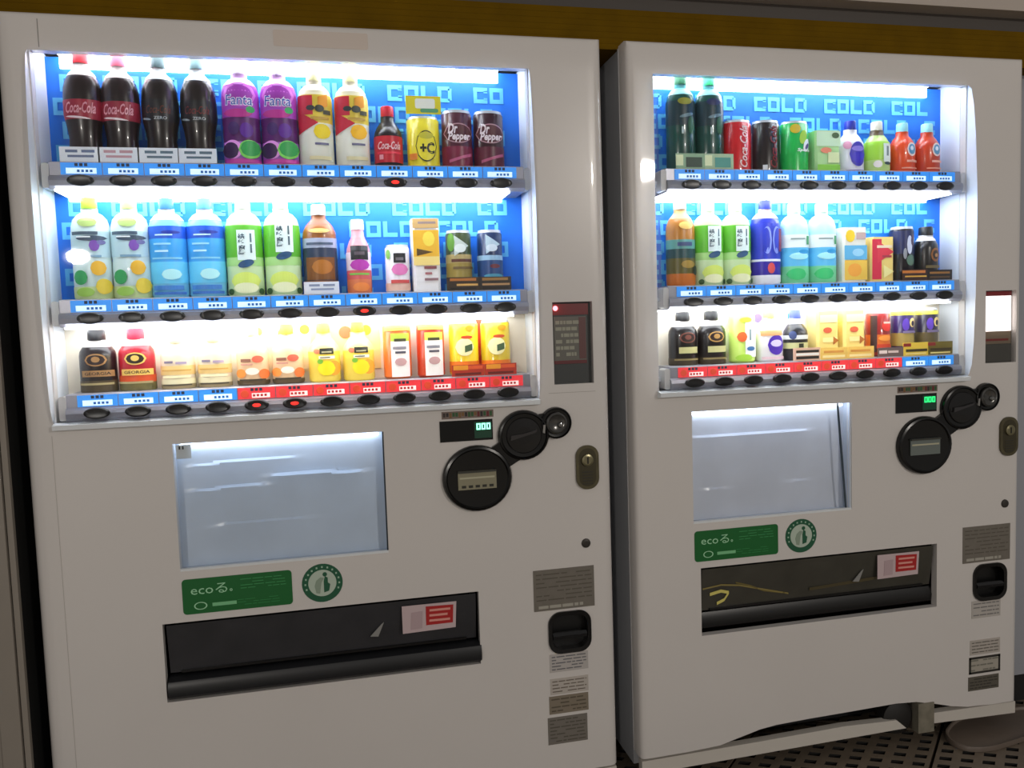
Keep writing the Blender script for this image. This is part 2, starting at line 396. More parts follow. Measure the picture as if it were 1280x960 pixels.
    EDG = [(.80, .04, .60, .007), (.66, .40, .93, .016), (.60, .03, .45, .008), (.30, .1, .7, .003)] if k == 0 else [(.76, .02, .80, .010), (.28, .05, .30, .004), (.30, .62, .80, .006)]
    def zz(u, v):
        h = .036+.0015*math.sin(u*7+v*5)
        for v0, u0, u1, am in EDG:
            v0 += .03*math.sin(u*3)*(k == 0); mk = max(0, min(1, (u-u0)*9))*max(0, min(1, (u1-u)*9))
            if v < v0: h -= am*math.exp(-(v0-v)/.20)*mk
            else: h += .35*am*math.exp(-(v-v0)/.06)*mk
        return h
    for j in range(NZ+1):
        rows.append([(a+(b-a)*i/NX, zz(i/NX, j/NZ), c+(d-c)*j/NZ) for i in range(NX+1)])
    sh.grid(rows, mat('c9d6e6' if k == 0 else 'd2d8e4', .25, noise=.05, nscale=9)); ins = put('blank_insert', sh, root, smooth=True, label='blank bluish white insert sheet')
    if k == 0:
        sm = MB(); sm.box(a+.004, a+.035, .012, .013, d-.034, d-.004, mat('c9cfd2', .5)); sm.box(a+.010, a+.013, .0112, .012, d-.014, d-.007, DARK); sm.box(a+.017, a+.020, .0112, .012, d-.014, d-.007, DARK)
        put('corner_tab', sm, root)
    sl = MB(); sl.box(a+.01, b-.01, .024, .030, d-.010, d-.005, mat('eaf4ff', emit=7)); put('insert_lamp', sl, root)
    gl = MB(); gl.face([(a, .010, c), (b, .010, c), (b, .010, d), (a, .010, d)], CLEAR); put('insert_cover', gl, root)
    fm = MB(); fm.box(a, b, .001, .010, c, c+.005, mat('dfe3e6', .3)); fm.box(b-.003, b, .004, .012, c, d, mat('26323e', .3) if k == 0 else mat('dfe8f4', .3))
    if k == 1: fm.prism([(b-.034, d), (b-.038, d), (b-.028, d-.12), (b-.014, c), (b-.010, c), (b-.023, d-.12)], .006, .009, mat('32404c', .3))
    put('insert_frame', fm, root)
    # delivery slot
    a, b, c, d = pick
    rc = MB(); hollow_box(rc, a, b, .02, .14, c, d, BLACK); put('delivery_recess', rc, root)
    sp = MB()
    if k == 0: sp.prismx([(.004, c+.004), (-.006, c+.012), (-.008, c+.030), (-.002, c+.044), (.012, c+.05), (.03, c+.05), (.03, c+.004)], a+.004, b+.002, mat('1c1d20', .35))
    else: sp.prismx([(.030, c+.004), (.018, c+.012), (.016, c+.030), (.024, c+.05), (.05, c+.055), (.05, c+.004)], a+.004, b-.002, mat('0d0d0e', .35))
    put('delivery_lip', sp, root, smooth=True)
    FL = mat('37373a' if k == 0 else '45433c', .25, noise=.12, nscale=12)
    fp = MB(); N = 20; rows = []
    for j in range(5):
        v = j/4; rows.append([(a+.006+(b-a-.012)*i/N, .006+.016*v+.002*math.sin(i*.9)*v*(1-v)*4, d-.006-(d-c-.062)*v) for i in range(N+1)])
    fp.grid(rows, FL); fp.box(a+.03, b-.03, .016, .024, c+.056, c+.061, BLACK)
    flap = put('delivery_flap', fp, root, smooth=True)
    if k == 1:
        yl = MB()  # yellowish reflections on the flap, drawn as thin coloured ribbons
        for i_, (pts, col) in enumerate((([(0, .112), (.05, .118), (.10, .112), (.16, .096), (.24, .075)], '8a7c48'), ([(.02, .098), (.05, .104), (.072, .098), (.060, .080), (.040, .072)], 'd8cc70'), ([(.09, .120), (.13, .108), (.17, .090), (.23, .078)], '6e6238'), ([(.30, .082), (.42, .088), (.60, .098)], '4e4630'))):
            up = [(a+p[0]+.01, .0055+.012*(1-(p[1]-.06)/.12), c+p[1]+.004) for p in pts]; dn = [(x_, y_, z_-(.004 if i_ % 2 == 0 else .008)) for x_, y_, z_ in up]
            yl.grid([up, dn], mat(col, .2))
            put('reflection_streak', yl, flap); yl = MB()
    hd = MB(); ax = a+(b-a)*.655
    hd.prism([(ax-.014, -.694), (ax+.004, -.696), (ax+.018, -.664), (ax+.012, -.668)], .007, .009, mat('8c8b88', .5)); put('arrow_marks', hd, flap)
    st = MB(); sx = b-.178; sz = d-.082 if k == 0 else d-.080
    def rot(x, z): return (sx+x*.998+z*.06, sz+z-x*.03)
    st.prism([rot(0, 0), rot(.122, .006), rot(.122, .067), rot(-.004, .064)], .003, .0042, mat('c9b4b6', .5))
    st.prism([rot(.053, .016), rot(.115, .018), rot(.115, .060), rot(.051, .060)], .0022, .003, mat('b01c1e', .5))
    for i in range(3): 
        st.prism([rot(.060, .024+i*.012), rot(.108-.006*(i % 2), .025+i*.012), rot(.108-.006*(i % 2), .030+i*.012), rot(.060, .029+i*.012)], .0016, .0022, mat('e29a8e', .5))
    st.prism([rot(.018, .008), rot(.044, .010), rot(.044, .050), rot(.018, .048)], .0022, .003, mat('b8a0a4', .5))
    put('warning_sticker', st, flap, label='white sticker with a red printed block')
    # green eco sticker and round badge
    ex = dx-.342
    es = MB(); es.prism(rrect(ex, ex+.228, -.597, -.520, .008), -.0012, .0, mat('006426', .45))
    ecard = put('eco_sticker', es, root, label='green sticker reading eco in thin white letters')
    ep = MB(); LG = mat('a8e0b4', .5)
    flat_text(ep, 'ecoる', ex+.055, -.5445, .075, .022, -.0018, LG); ep.ring(ex+.100, -.551, .003, .0015, -.0018, LG, n=10)
    ep.ring(ex+.036, -.580, .0085, .0068, -.0018, LG, sx=1.6, n=20)
    ep.box(ex+.060, ex+.110, -.0018, -.0014, -.5835, -.576, mat('7cc48c', .5))
    lines(ep, ex+.120, ex+.215, -.553, -.527, 4, -.0018, mat('3f9a58', .5), 3, .22)
    lines(ep, ex+.112, ex+.20, -.589, -.572, 3, -.0018, mat('2f8a48', .5), 4, .22)
    put('sticker_print', ep, ecard)
    bx = dx-.049; bd = MB(); GR = mat('14583a', .5)
    bd.dome(bx, -.5565, [(.0435, 0), (.0432, -.001)], GR, sx=1.02); bdo = put('round_badge', bd, root, label='round green and white eco badge')
    bp = MB(); bp.dome(bx, -.5565, [(.030, -.001), (.0298, -.0016)], mat('b9c8b8', .5), sx=1.02)
    for i in range(13):
        t = math.radians(200-i*18.5); cx, cz = bx+.0368*math.cos(t), -.5565+.0362*math.sin(t)
        bp.box(cx-.0018, cx+.0018, -.0016, -.001, cz-.002, cz+.002, mat('9fc0a8', .5))
    bp.prism([(bx-.014, -.578), (bx-.006, -.580), (bx-.002, -.556), (bx+.004, -.545), (bx-.004, -.543), (bx-.013, -.550), (bx-.017, -.562)], -.0021, -.0016, mat('8fa08e', .5))
    bp.prism([(bx+.003, -.578), (bx+.014, -.575), (bx+.017, -.560), (bx+.012, -.556), (bx+.012, -.545), (bx+.006, -.541), (bx+.003, -.552)], -.0021, -.0016, GR)
    bp.ring(bx+.006, -.537, .005, .0, -.0021, GR, n=12)
    put('badge_print', bp, bdo)
    # payment cluster
    dA = (dx+.3085, -.346); dB_ = (dx+.4205, -.253); dC = (dx+.499, -.229)
    RB = mat('040404', .25)
    pa = MB()
    for (cx, cz), r, s_ in ((dA, .0765, 1.06), (dB_, .0585, 1.04), (dC, .0375, 1.0)):
        pa.dome(cx, cz, [(r, 0), (r, -.008), (r*.965, -.013), (r*.90, -.0145), (r*.86, -.011), (r*.5, -.009)], RB, sx=s_)
    pa.prism([(dA[0]+.03, dA[1]+.066), (dA[0]+.072, dA[1]+.02), (dB_[0]+.010, dB_[1]-.045), (dB_[0]-.045, dB_[1]-.005)], -.010, 0, RB)
    pa.prism([(dB_[0]+.02, dB_[1]+.045), (dB_[0]+.055, dB_[1]-.012), (dC[0]-.01, dC[1]-.03), (dC[0]-.02, dC[1]+.025)], -.009, 0, RB)
    pay = put('payment_unit', pa, root, smooth=True)
    bl = MB(); x0, x1 = dA[0]-.046, dA[0]+.043
    bl.box(x0, x1, -.0125, -.009, -.370, -.327, mat('8f8a72' if k == 0 else '6c7470', .4)); bl.box(x0+.004, x1-.004, -.0135, -.0125, -.345, -.341, mat('b9b59a', .4)); bl.box(x0, x1, -.016, -.0125, -.331, -.327, mat('3a3a34', .4)); 
    if k == 0:
        for q in range(5): bl.box(x0+.008+q*.016, x0+.018+q*.016, -.0132, -.0125, -.366, -.360, mat('2c2b22', .5))
    put('bill_slot', bl, pay)
    cs = MB(); cs.dome(dB_[0], dB_[1], [(.042, -.011), (.040, -.013), (.02, -.014)], mat('151414', .22)); 
    cs.prism([(dB_[0]-.034, dB_[1]-.010), (dB_[0]+.026, dB_[1]+.006), (dB_[0]+.030, dB_[1]+.012), (dB_[0]-.006, dB_[1]+.004), (dB_[0]-.032, dB_[1]+.002)], -.020, -.014, mat('4c4a4b', .2, metal=.6))
    cs.prism([(dB_[0]+.044, dB_[1]+.004), (dB_[0]+.049, dB_[1]+.002), (dB_[0]+.051, dB_[1]+.022), (dB_[0]+.046, dB_[1]+.022)], -.0155, -.011, mat('9a9895', .3, metal=.5))
    put('coin_slot', cs, pay, smooth=False)
    rt = MB(); rt.dome(dC[0], dC[1], [(.026, -.012), (.025, -.016), (.021, -.018), (.017, -.015), (.0, -.0145)], mat('5b5a58', .2, metal=.7)); rt.dome(dC[0]+.008, dC[1]-.004, [(.007, -.016), (.005, -.020), (.001, -.021)], mat('8a8a88', .15, metal=.8))
    put('return_knob', rt, pay, smooth=True)
    lc = MB(); lc.box(dx+.2265, dx+.349, -.002, 0, -.259, -.211, mat('050708', .2)); lcd = put('amount_display', lc, root)
    ld = MB(); G = mat('8cffd4', emit=2.2) if k == 0 else mat('28e878', emit=1.4)
    ld.box(dx+.306, dx+.346, -.0028, -.002, -.254, -.216, mat('0a4630', .4))
    for q in range(3):
        xx = dx+.311+q*.0115
        ld.box(xx, xx+.0095, -.0034, -.0028, -.2225, -.2195, G); ld.box(xx, xx+.0095, -.0034, -.0028, -.2345, -.2315, G); ld.box(xx, xx+.003, -.0034, -.0028, -.2315, -.2225, G); ld.box(xx+.0065, xx+.0095, -.0034, -.0028, -.2315, -.2225, G)
    put('lit_digits', ld, lcd)
    cstr = MB(); cstr.box(dx+.232, dx+.352, -.001, 0, -.2065, -.1895, mat('7c6b62', .5))
    cols_ = ('6a1f22', '2f5a30', '3a2f2a', '7c5a30', '2a2422')
    rn = random.Random(5)
    for q in range(16): cstr.box(dx+.235+q*.0072, dx+.2405+q*.0072, -.0016, -.001, -.2045+rn.uniform(0, .004), -.1925, mat(cols_[rn.randrange(5)], .5))
    put('instruction_sticker', cstr, root)
    # upright card panel
    a, b, c, d = cardh
    cpn = MB(); hollow_box(cpn, a, b, .02, .022, c, d, mat('2b2c2c', .4)); cpn.box(a, b, .016, .0215, c, d, mat('3a3c3a' if k == 0 else '4a4842', .35))
    cpl = put('reader_panel', cpn, root)
    rp = MB()
    if k == 0:
        rp.box(a+.003, b-.006, .0135, .016, d-.030, d-.004, mat('7c0c10', .3)); rp.box(a+.006, b-.012, .0135, .016, c+.055, d-.034, mat('6e6a60', .4))
        lines(rp, a+.010, b-.030, c+.062, d-.040, 6, .013, mat('a9a794', .5), 7, .55); rp.box(b-.030, b-.013, .0128, .0135, c+.058, d-.036, mat('6a3a36', .4))
        rp.box(a+.005, b-.012, .0128, .016, c+.047, c+.055, mat('6a1214', .4))
    else:
        rp.box(a+.003, b-.003, .0135, .016, d-.014, d-.002, mat('6e0f14', .3)); rp.box(a+.003, b-.004, .0135, .016, d-.108, d-.014, mat('fff6f2', emit=1.3))
        rp.box(a+.003, b-.004, .0135, .016, c+.050, d-.108, mat('7c6c58', .4)); rp.box(a+.010, b-.012, .0128, .0135, c+.058, c+.064, mat('7a2420', .4)); rp.box(a+.003, b-.003, .0135, .016, c+.003, c+.048, mat('4e4c46', .3))
    put('reader_print', rp, cpl)
    if k == 0:
        le = MB(); le.dome(a+.011, d-.014, [(.006, .0135), (.005, .010), (.002, .009)], mat('ff7078', emit=5), n=14); put('indicator_light', le, cpl, smooth=True)
    else:
        for q in range(4): pass
    gl = MB(); gl.face([(a, .006, c), (b, .006, c), (b, .006, d), (a, .006, d)], CLEAR); put('reader_cover', gl, cpl)
    # lock, screw hole, plates
    lk = MB(); OL = mat('5c5640', .4, metal=.5, noise=.15, nscale=50)
    lk.prism(rrect(dx+.546, dx+.602, -.392, -.287, .026, 8), -.006, 0, OL); lk.prism(rrect(dx+.553, dx+.595, -.385, -.294, .020, 8), -.004, -.0062, mat('474230', .4, metal=.5))
    lko = put('lock_plate', lk, root)
    lb = MB(); lb.dome(dx+.573, -.322, [(.015, -.006), (.014, -.011), (.010, -.012)], mat('8a8468', .3, metal=.8)); lb.box(dx+.5715, dx+.5745, -.0128, -.012, -.330, -.314, BLACK)
    for q in range(5): lb.box(dx+.560, dx+.586, -.0068, -.006, -.352-q*.007, -.349-q*.007, mat('2f2b1e', .5))
    put('key_cylinder', lb, lko)
    hl = MB(); hl.dome(dx+.5665, -.523, [(.0115, 0), (.0105, -.003), (.006, -.004)], mat('3e3a36', .4, metal=.4), n=18); put('lock_cap', hl, root)
    pt = MB(); pt.box(dx+.434, dx+.584, -.0015, 0, -.677, -.578, PLATE); pto = put('instruction_plate', pt, root)
    pr = MB(); lines(pr, dx+.440, dx+.578, -.656, -.584, 7, -.0019, mat('5f594f', .5), 11+k, .3); lines(pr, dx+.445, dx+.555, -.674, -.662, 1, -.0019, mat('a9a59a', .5), 5, .6, .05)
    put('plate_print', pr, pto)
    # coin return
    a, b, c, d = coin
    cr = MB(); poly = rrect(a-.001, b+.001, c-.002, d+.002, .030, 6)
    inn = rrect(a+.008, b-.008, c+.008, d-.008, .024, 6)
    n = len(poly)
    cr.grid([[(p[0], .004, p[1]) for p in poly], [(p[0], -.005, p[1]) for p in poly], [(p[0], -.004, p[1]) for p in inn], [(p[0], .022, p[1]) for p in inn]], BLACK, True)
    cr.face([(p[0], .02, p[1]) for p in inn], mat('060606', .4))
    cro = put('coin_return', cr, root)
    # white corner fillers around the rounded cup
    for cx, cz, sxn, szn in ((a, c, 1, 1), (b, c, -1, 1), (b, d, -1, -1), (a, d, 1, -1)):
        arc = [(cx+sxn*(.030-.030*math.cos(t*PI/12)), cz+szn*(.030-.030*math.sin(t*PI/12))) for t in range(7)]
        P = [(cx, cz)]+arc; P = P if sxn*szn < 0 else P[::-1]
        fc = MB(); fc.prism(P, -.0002, .004, WHITE); put('cup_surround', fc, root)
    tr = MB(); tr.prismx([(.006, c+.030), (-.004, c+.034), (-.006, c+.042), (.0, c+.048), (.012, c+.046), (.02, c+.036)], a+.010, b-.010, mat('1e1e20', .2)); put('coin_flap', tr, cro, smooth=True)
    # small stickers
    def stick(name, x0, x1, z0, z1, base, ink, n, seed, thick=.35, frame=None):
        q = MB(); q.box(x0, x1, -.001, 0, z0, z1, mat(base, .5)); o = put(name, q, root)
        q = MB()
        if frame: 
            for bx_ in ((x0, x1, z0, z0+.006), (x0, x1, z1-.006, z1), (x0, x0+.006, z0, z1), (x1-.006, x1, z0, z1)): q.box(bx_[0], bx_[1], -.0015, -.001, bx_[2], bx_[3], mat(frame, .5))
        lines(q, x0+.005, x1-.005, z0+.003, z1-.003, n, -.0014, mat(ink, .5), seed, thick)
        put('sticker_print', q, o)
    if k == 0:
        stick('paper_sticker', dx+.468, dx+.564, -.830, -.786, 'bab4b0', '6a6a6e', 5, 1); stick('paper_sticker', dx+.468, dx+.563, -.885, -.846, 'bcb4ac', '6e6458', 4, 2, .3)
        stick('metal_sticker', dx+.464, dx+.562, -.933, -.889, '857a6a', '5c5346', 4, 3); stick('metal_sticker', dx+.459, dx+.558, -1.008, -.941, '78726a', '5a554c', 7, 4)
    else:
        stick('paper_sticker', dx+.464, dx+.556, -.832, -.784, 'b8b2ac', '7c7a78', 4, 5, .3); stick('paper_sticker', dx+.460, dx+.556, -.934, -.893, 'b6aea6', '66625a', 4, 6, .3)
        stick('framed_sticker', dx+.457, dx+.557, -.987, -.940, 'aaa498', '7c7a70', 3, 7, .3, '2c2a26'); stick('metal_sticker', dx+.455, dx+.553, -1.034, -.995, '5f5a50', '3c3a34', 4, 8, .4)
    # vertical fold line of the door skin / top tape
    if k == 0:
        for q in ((-.5445, -.5430, .585, .640, '8a8682'), (-.5735, -.5725, -1.07, -.195, 'b9b3ae'), (dx+.485, dx+.60, -.160, -.1592, '9c9690')):
            se = MB(); se.box(q[0], q[1], -.0004, 0, q[2], q[3], mat(q[4], .5)); put('door_seam', se, root)
        tp = MB(); tp.prism(rrect(-.093, .104, .606, .640, .004), -.0006, 0, mat('d3c6bc', .5)); put('faded_tape', tp, root, label='faded tape residue')
    return root
COLS0 = [-.482+i*.0789 for i in range(12)]
COLS1 = [.849+i*.0780 for i in range(10)]
machine(0, -.627, .636, -.562, .456, COLS0, (-.343, .100, -.502, -.226), (-.386, .302, -.786, -.613), 0.0,
        'wider white drink vending machine on the left, with twelve columns of drinks', None, lambda r, c: r == 2 and c > 3)
machine(1, .695, 1.805, .761, 1.622, COLS1, (.845, 1.286, -.501, -.223), (.862, 1.542, -.786, -.614), 1.188,
        'narrower white drink vending machine on the right, with ten columns of drinks', LOWX, lambda r, c: r == 2 and c < 8)

# ---------------------------------------------------------------- drinks on show
ORD = ['first', 'second', 'third', 'fourth', 'fifth', 'sixth', 'seventh', 'eighth', 'ninth', 'tenth', 'eleventh', 'twelfth']
ROWN = ['top', 'middle', 'bottom']
PROF = {
 'pet':   [(.93, 0), (1.02, .03), (1.02, .40), (1, .43), (1.02, .46), (1.02, .74), (1, .80), (.90, .87), (.64, .93), (.42, .955), (.42, 1)],
 'square': [(.93, 0), (1, .03), (1, .74), (.98, .78), (.82, .86), (.55, .92), (.42, .95), (.42, 1)],
 'coke':  [(.88, 0), (.94, .04), (.88, .15), (.84, .27), (.90, .36), (.98, .44), (1.03, .50), (1.03, .68), (1, .76), (.90, .83), (.68, .90), (.42, .945), (.42, 1)],
 'coffee': [(.97, 0), (1, .02), (1, .70), (.96, .78), (.70, .92), (.58, .945), (.55, 1)],
 'small': [(.92, 0), (1, .04), (1, .62), (.95, .70), (.72, .82), (.50, .90), (.48, 1)],
 'can':   [(.86, 0), (1, .035), (1, .93), (.90, .97), (.88, 1)],
 'box':   [(1, 0), (1, 1)]}
def prad(kind, f):
    p = PROF[kind]
    for (r0, z0), (r1, z1) in zip(p, p[1:]):
        if z0 <= f <= z1: return r0+(r1-r0)*(f-z0)/max(z1-z0, 1e-6)
    return p[-1][0]
def drink(m, r, c, x, hw, zt, kind, what, cat, body, cap=None, neck=None, bands=(), decals=(), card=None, topcard=None, ry=.027):
    zb = BZ[r]+.0402; capn = ('cap', .024) if kind in ('pet', 'square', 'coke') else ('cap', .026)
    yc = .058; H = zt-zb; hb = H-(.022 if cap else 0)
    side = ('left', 'right')[m]; n = (12, 10)[m]
    where = '%s on %s machine %s row' % (ORD[c], side, ROWN[r])
    if kind in ('pet', 'coke', 'square'): hw *= 1.03
    root = thing({'bottle': 'drink_bottle', 'can': 'drink_can', 'carton': 'drink_carton'}[cat], (x, yc, zb+GZ), what+', '+where, cat, 'drinks on the %s shelf of the %s machine' % (ROWN[r], side))
    def surf(px, f, off):
        rr = prad(kind, min(max(f, 0), 1))*hw
        if kind == 'box': return (x+px, yc-ry-off, zb+f*hb)
        t = max(-.98, min(.98, px/rr)); q = math.sqrt(1-t*t); k = rr/hw
        return (x+px+off*t, yc-(ry*k)*q-off, zb+f*hb)
    def lathe(mb, fs, off, mt, cap_it=True):
        N = 28; rows = []
        for f in fs:
            k = prad(kind, f)
            if kind == 'box':
                e = .006; P = [(hw, ry-e), (hw-e, ry), (-hw+e, ry), (-hw, ry-e), (-hw, -ry+e), (-hw+e, -ry), (hw-e, -ry), (hw, -ry+e)]
                rows.append([(x+a+(off if a > 0 else -off), yc+b+(off if b > 0 else -off), zb+f*hb) for a, b in P])
            else: rows.append([(x+(k*hw+off)*math.cos(t*2*PI/N), yc+(k*ry+off)*math.sin(t*2*PI/N), zb+f*hb) for t in range(N)])
        mb.grid(rows, mt, True)
        if cap_it: mb.face(rows[-1], mt); mb.face(rows[0][::-1], mt)
    fr = sorted({f for _, f in PROF[kind]})
    bm_ = MB(); metal = .45 if cat == 'can' and kind == 'can' else 0
    bmat = mat(body, .28, metal=0, coat=.3)
    lathe(bm_, fr, 0, bmat); bo = put('body', bm_, root, smooth=True)
    if neck:
        nm = MB(); lathe(nm, [.87]+[f for f in fr if f > .87], .0006, mat(neck, .3), False); put('neck', nm, root, smooth=True)
    if kind == 'can':
        rm = MB(); lathe(rm, [.955, .97, 1], .0006, mat('c8ccd0', .3, metal=.4), True); put('rim', rm, root, smooth=True)
    if cap:
        kr = .0155 if kind in ('pet', 'square', 'coke') else (.0175 if kind == 'coffee' else .0145)
        N = 24; q = MB(); z0 = zb+hb-.001; z1 = zt
        q.grid([[(x+rr*math.cos(t*2*PI/N), yc+rr*math.sin(t*2*PI/N), zz) for t in range(N)] for rr, zz in ((kr, z0), (kr*1.02, z0+.003), (kr*.98, z1-.002), (kr*.90, z1))], mat(cap, .4), True)
        q.face([(x+kr*.9*math.cos(t*2*PI/N), yc+kr*.9*math.sin(t*2*PI/N), z1) for t in range(N)], mat(cap, .4))
        put('cap', q, root, smooth=True)
    if bands:
        q = MB()
        for f0, f1, col in bands: lathe(q, sorted({f0, f1} | {f for f in fr if f0 < f < f1}), .0007, mat(col, .35), False)
        put('label_sleeve', q, root, smooth=True)
    if decals:
        q = MB(); lay = 0
        for d in decals:
            lay += 1; off = .0012+lay*.00022; mt = mat(d[1], .4); ty = d[0]
            if ty == 't' or ty == 'v':
                body_, fx, fz, w, h = d[2:7]; sh = d[7] if len(d) > 7 else 0; bo_ = d[8] if len(d) > 8 else .02
                vs, fs = text(body_, sh, bo_); i = len(q.v); k_ = q.m(mt)
                for a, b in vs:
                    if ty == 'v': a, b = -b, a
                    q.v.append(surf((fx+a*w)*hw, fz+b*h, off))
                for f in fs: q.f.append(tuple(i+j for j in f)); q.mi.append(k_)
            else:
                fx, fz, w, h = d[2:6]; sk = d[6] if len(d) > 6 else 0; NXD = 10; cols_ = []
                for i in range(NXD+1):
                    u = i/NXD*2-1; hh = h/2*(math.sqrt(max(0, 1-u*u)) if ty == 'o' else (1-(u+1)/2 if ty == 'w' else 1))
                    cols_.append([surf((fx+u*w/2)*hw, fz+sk*u+hh*s, off) for s in (-1, -.33, .33, 1)])
                q.grid(cols_, mt)
        put('label_print', q, root)
    if card:
        q = MB(); z0, z1, base, marks = card; hwc = .0375
        q.box(x-hwc, x+hwc, .006, .008, zb, zb+z1, mat(base, .4))
        rn = random.Random(c*7+r)
        for cc, a, b, e, g in marks: q.box(x-hwc+2*hwc*a, x-hwc+2*hwc*b, .0053, .006, zb+z1*e, zb+z1*g, mat(cc, .45))
        put('info_card', q, root)
    if topcard:
        q = MB(); f0, f1, base, marks = topcard
        q.box(x-hw*1.06, x+hw*1.06, yc-ry-.004, yc-ry-.002, zb+H*f0, zb+H*f1, mat(base, .4))
        for cc, a, b, e, g in marks: q.prism(rrect(x-hw+2*hw*a, x-hw+2*hw*b, zb+H*(f0+(f1-f0)*e), zb+H*(f0+(f1-f0)*g), .004, 3), yc-ry-.0047, yc-ry-.004, mat(cc, .45))
        put('header_card', q, root)
    return root
DASH = lambda c: [(c, .15, .45, .62, .8), (c, .55, .88, .62, .8), (c, .2, .85, .3, .45)]
def tag_white(c='8a96a8'): return (0, .030, 'eef4f8', DASH(c))
def teaD(z, px): return [('r', 'e6f4f0', .18, z, .80, .30), ('t', '24404c', px, .0+z+.075, .34, .12), ]
GREEN_TEA = dict(body='cfe8b0', cap='f0f6ee', neck='e8f4dc', bands=[(.44, .80, '5fb82c'), (.34, .44, 'a8d880')])
def green_decals(z):
    return [('r', 'e2f0ec', .15, z, .95, .34), ('t', '2c4a58', '綾', -.08, z+.075, .36, .11), ('t', '2c4a58', '鷹', -.08, z-.055, .36, .11),
            ('r', '48626c', .40, z+.08, .09, .10), ('r', '48626c', .40, z-.04, .09, .10), ('o', '1d4c74', .10, z-.21, .85, .085, .02), ('o', 'd8e86a', .05, .17, 1.5, .20), ('o', 'f0f2c0', .05, .09, 1.3, .12),
            ('o', '2c5424', -.72, .05, .3, .07), ('o', '2c5424', .80, .05, .25, .07)]
SCRIPT = 'Coca-Cola'
def P0(i): return -.487+i*.0785
D = []
def add(*a, **k): D.append((a, k))
# ---- left machine, top shelf
X = [-.485, -.413, -.335, -.258, -.172, -.092, -.015, .064, .143, .222, .300, .374]
add(0, 0, 0, X[0], .0355, .594, 'coke', 'dark cola bottle, red script label, deep red cap', 'bottle', '1c0a0a', cap='c4182a', neck='e6dcd8',
    bands=[(.44, .63, 'a31e38')], decals=[('t', 'e8a0ac', SCRIPT, 0, .55, 1.5, .11, .35, .02), ('o', 'f4e4e4', -.15, .455, 1.3, .02, -.012)], card=tag_white('6a7a9a'))
add(0, 0, 1, X[1], .0355, .590, 'coke', 'dark cola bottle with red script label and pink cap', 'bottle', '1c0a0a', cap='ee6a86', neck='eee2e0',
    bands=[(.44, .63, '9c1c36')], decals=[('t', 'e8a0ac', SCRIPT, 0, .55, 1.5, .11, .35, .02), ('o', 'f4e4e4', -.15, .455, 1.3, .02, -.012)], card=tag_white('c89aa2'))
for i, cc in ((2, '4c6468'), (3, '6a8a8c')):
    add(0, 0, i, X[i], .0345, .590, 'coke', 'dark cola bottle with black label and %s cap' % ('dark grey' if i == 2 else 'paler grey'), 'bottle', '190c08', cap=cc, neck='dde4e6',
        bands=[(.44, .66, '0a0e14')], decals=[('t', '7a2020' if i == 3 else '6a2c14', SCRIPT, 0, .56, 1.3, .08, .35, .0), ('t', 'b8c2c4', 'ZERO', .1, .475, .7, .03), ('o', '9aa8ae', -.65, .465, .5, .02, -.008)], card=tag_white('5c7482'))
for i in (4, 5):
    add(0, 0, i, X[i], .0365, .583, 'pet', 'purple grape soda bottle, pink arched top, white lettering', 'bottle', '6c2288', cap='eadff4', neck='e0b8f0',
        bands=[(.26, .52, '5a1668'), (.52, .87, 'b446c8'), (0, .08, 'c840b8'), (.08, .26, 'b06ad0')],
        decals=[('o', 'e07ae4', 0, .76, 1.75, .26), ('o', 'a83ab8', 0, .755, 1.45, .21), ('t', 'f6f4ff', 'Fanta', -.02, .70, 1.45, .12, .1, .05), ('t', '2848b8', 'Fanta', -.02, .70, 1.38, .105, .1, .0),
                ('o', 'c02a90', -.1, .56, 1.5, .09), ('o', '30b060', .55, .60, .45, .07), ('o', '3c1060', -.35, .40, .6, .14), ('o', '5c1c90', .3, .38, .7, .16), ('o', 'f0a0f0', -.45, .175, 1.0, .20),
                ('o', '34104c', -.55, .165, .85, .17), ('o', '86e060', .42, .175, 1.12, .20), ('o', '2ea850', .45, .185, 1.0, .165), ('o', 'd040a8', .1, .045, 1.7, .06)])
for i in (6, 7):
    add(0, 0, i, X[i], .0350, .574, 'pet', 'pale lemon tea bottle with red corner and yellow fruit', 'bottle', 'f2ecc8', cap='f2f0b8', neck='f4f0d8',
        bands=[(0, .50, 'eef0de'), (.50, .82, 'ecd24a')],
        decals=[('r', 'c81c38', -.55, .70, .85, .22), ('w', 'c81c38', -.40, .50, 1.15, .26), ('r', 'f0a018', .45, .74, .55, .14, .02), ('o', '2c3436', -.25, .665, .5, .06), ('o', '3c4438', .25, .66, .55, .08), ('r', '4c4a30', .65, .62, .4, .05),
                ('r', 'c8a040', .25, .55, 1.0, .03), ('o', 'f4d81c' if i == 6 else 'f8bc14', .35, .40, .95, .17), ('r', '6a6a88', .30, .26, .75, .025), ('r', 'e8e0b0', .2, .10, 1.2, .04)])
add(0, 0, 8, X[8], .0315, .501, 'small', 'small cola bottle with red label and bright red cap', 'bottle', '160808', cap='d41c34',
    bands=[(.10, .60, 'c81c30')], decals=[('t', 'f2c8c8', SCRIPT, 0, .42, 1.5, .15, .35, .02), ('r', 'f0a0a8', -.55, .2, .25, .09), ('r', 'e83048', 0, .28, 1.6, .04)])
add(0, 0, 9, X[9], .0370, .478, 'can', 'yellow lemon can, black circle mark, header card', 'can', 'f0e02c',
    decals=[('o', '3c3c10', .1, .42, 1.26, .60), ('o', 'f0e02c', .1, .42, 1.16, .55), ('o', 'c8c030', .1, .62, .9, .13), ('t', '1c1c10', '+C', .15, .38, .85, .22, 0, .04), ('r', 'e88a30', -.65, .22, .4, .12)],
    topcard=(1.02, 1.36, 'e8dc28', [('f4f8e8', .25, .85, .3, .85), ('58a070', .4, .95, .08, .3)]))
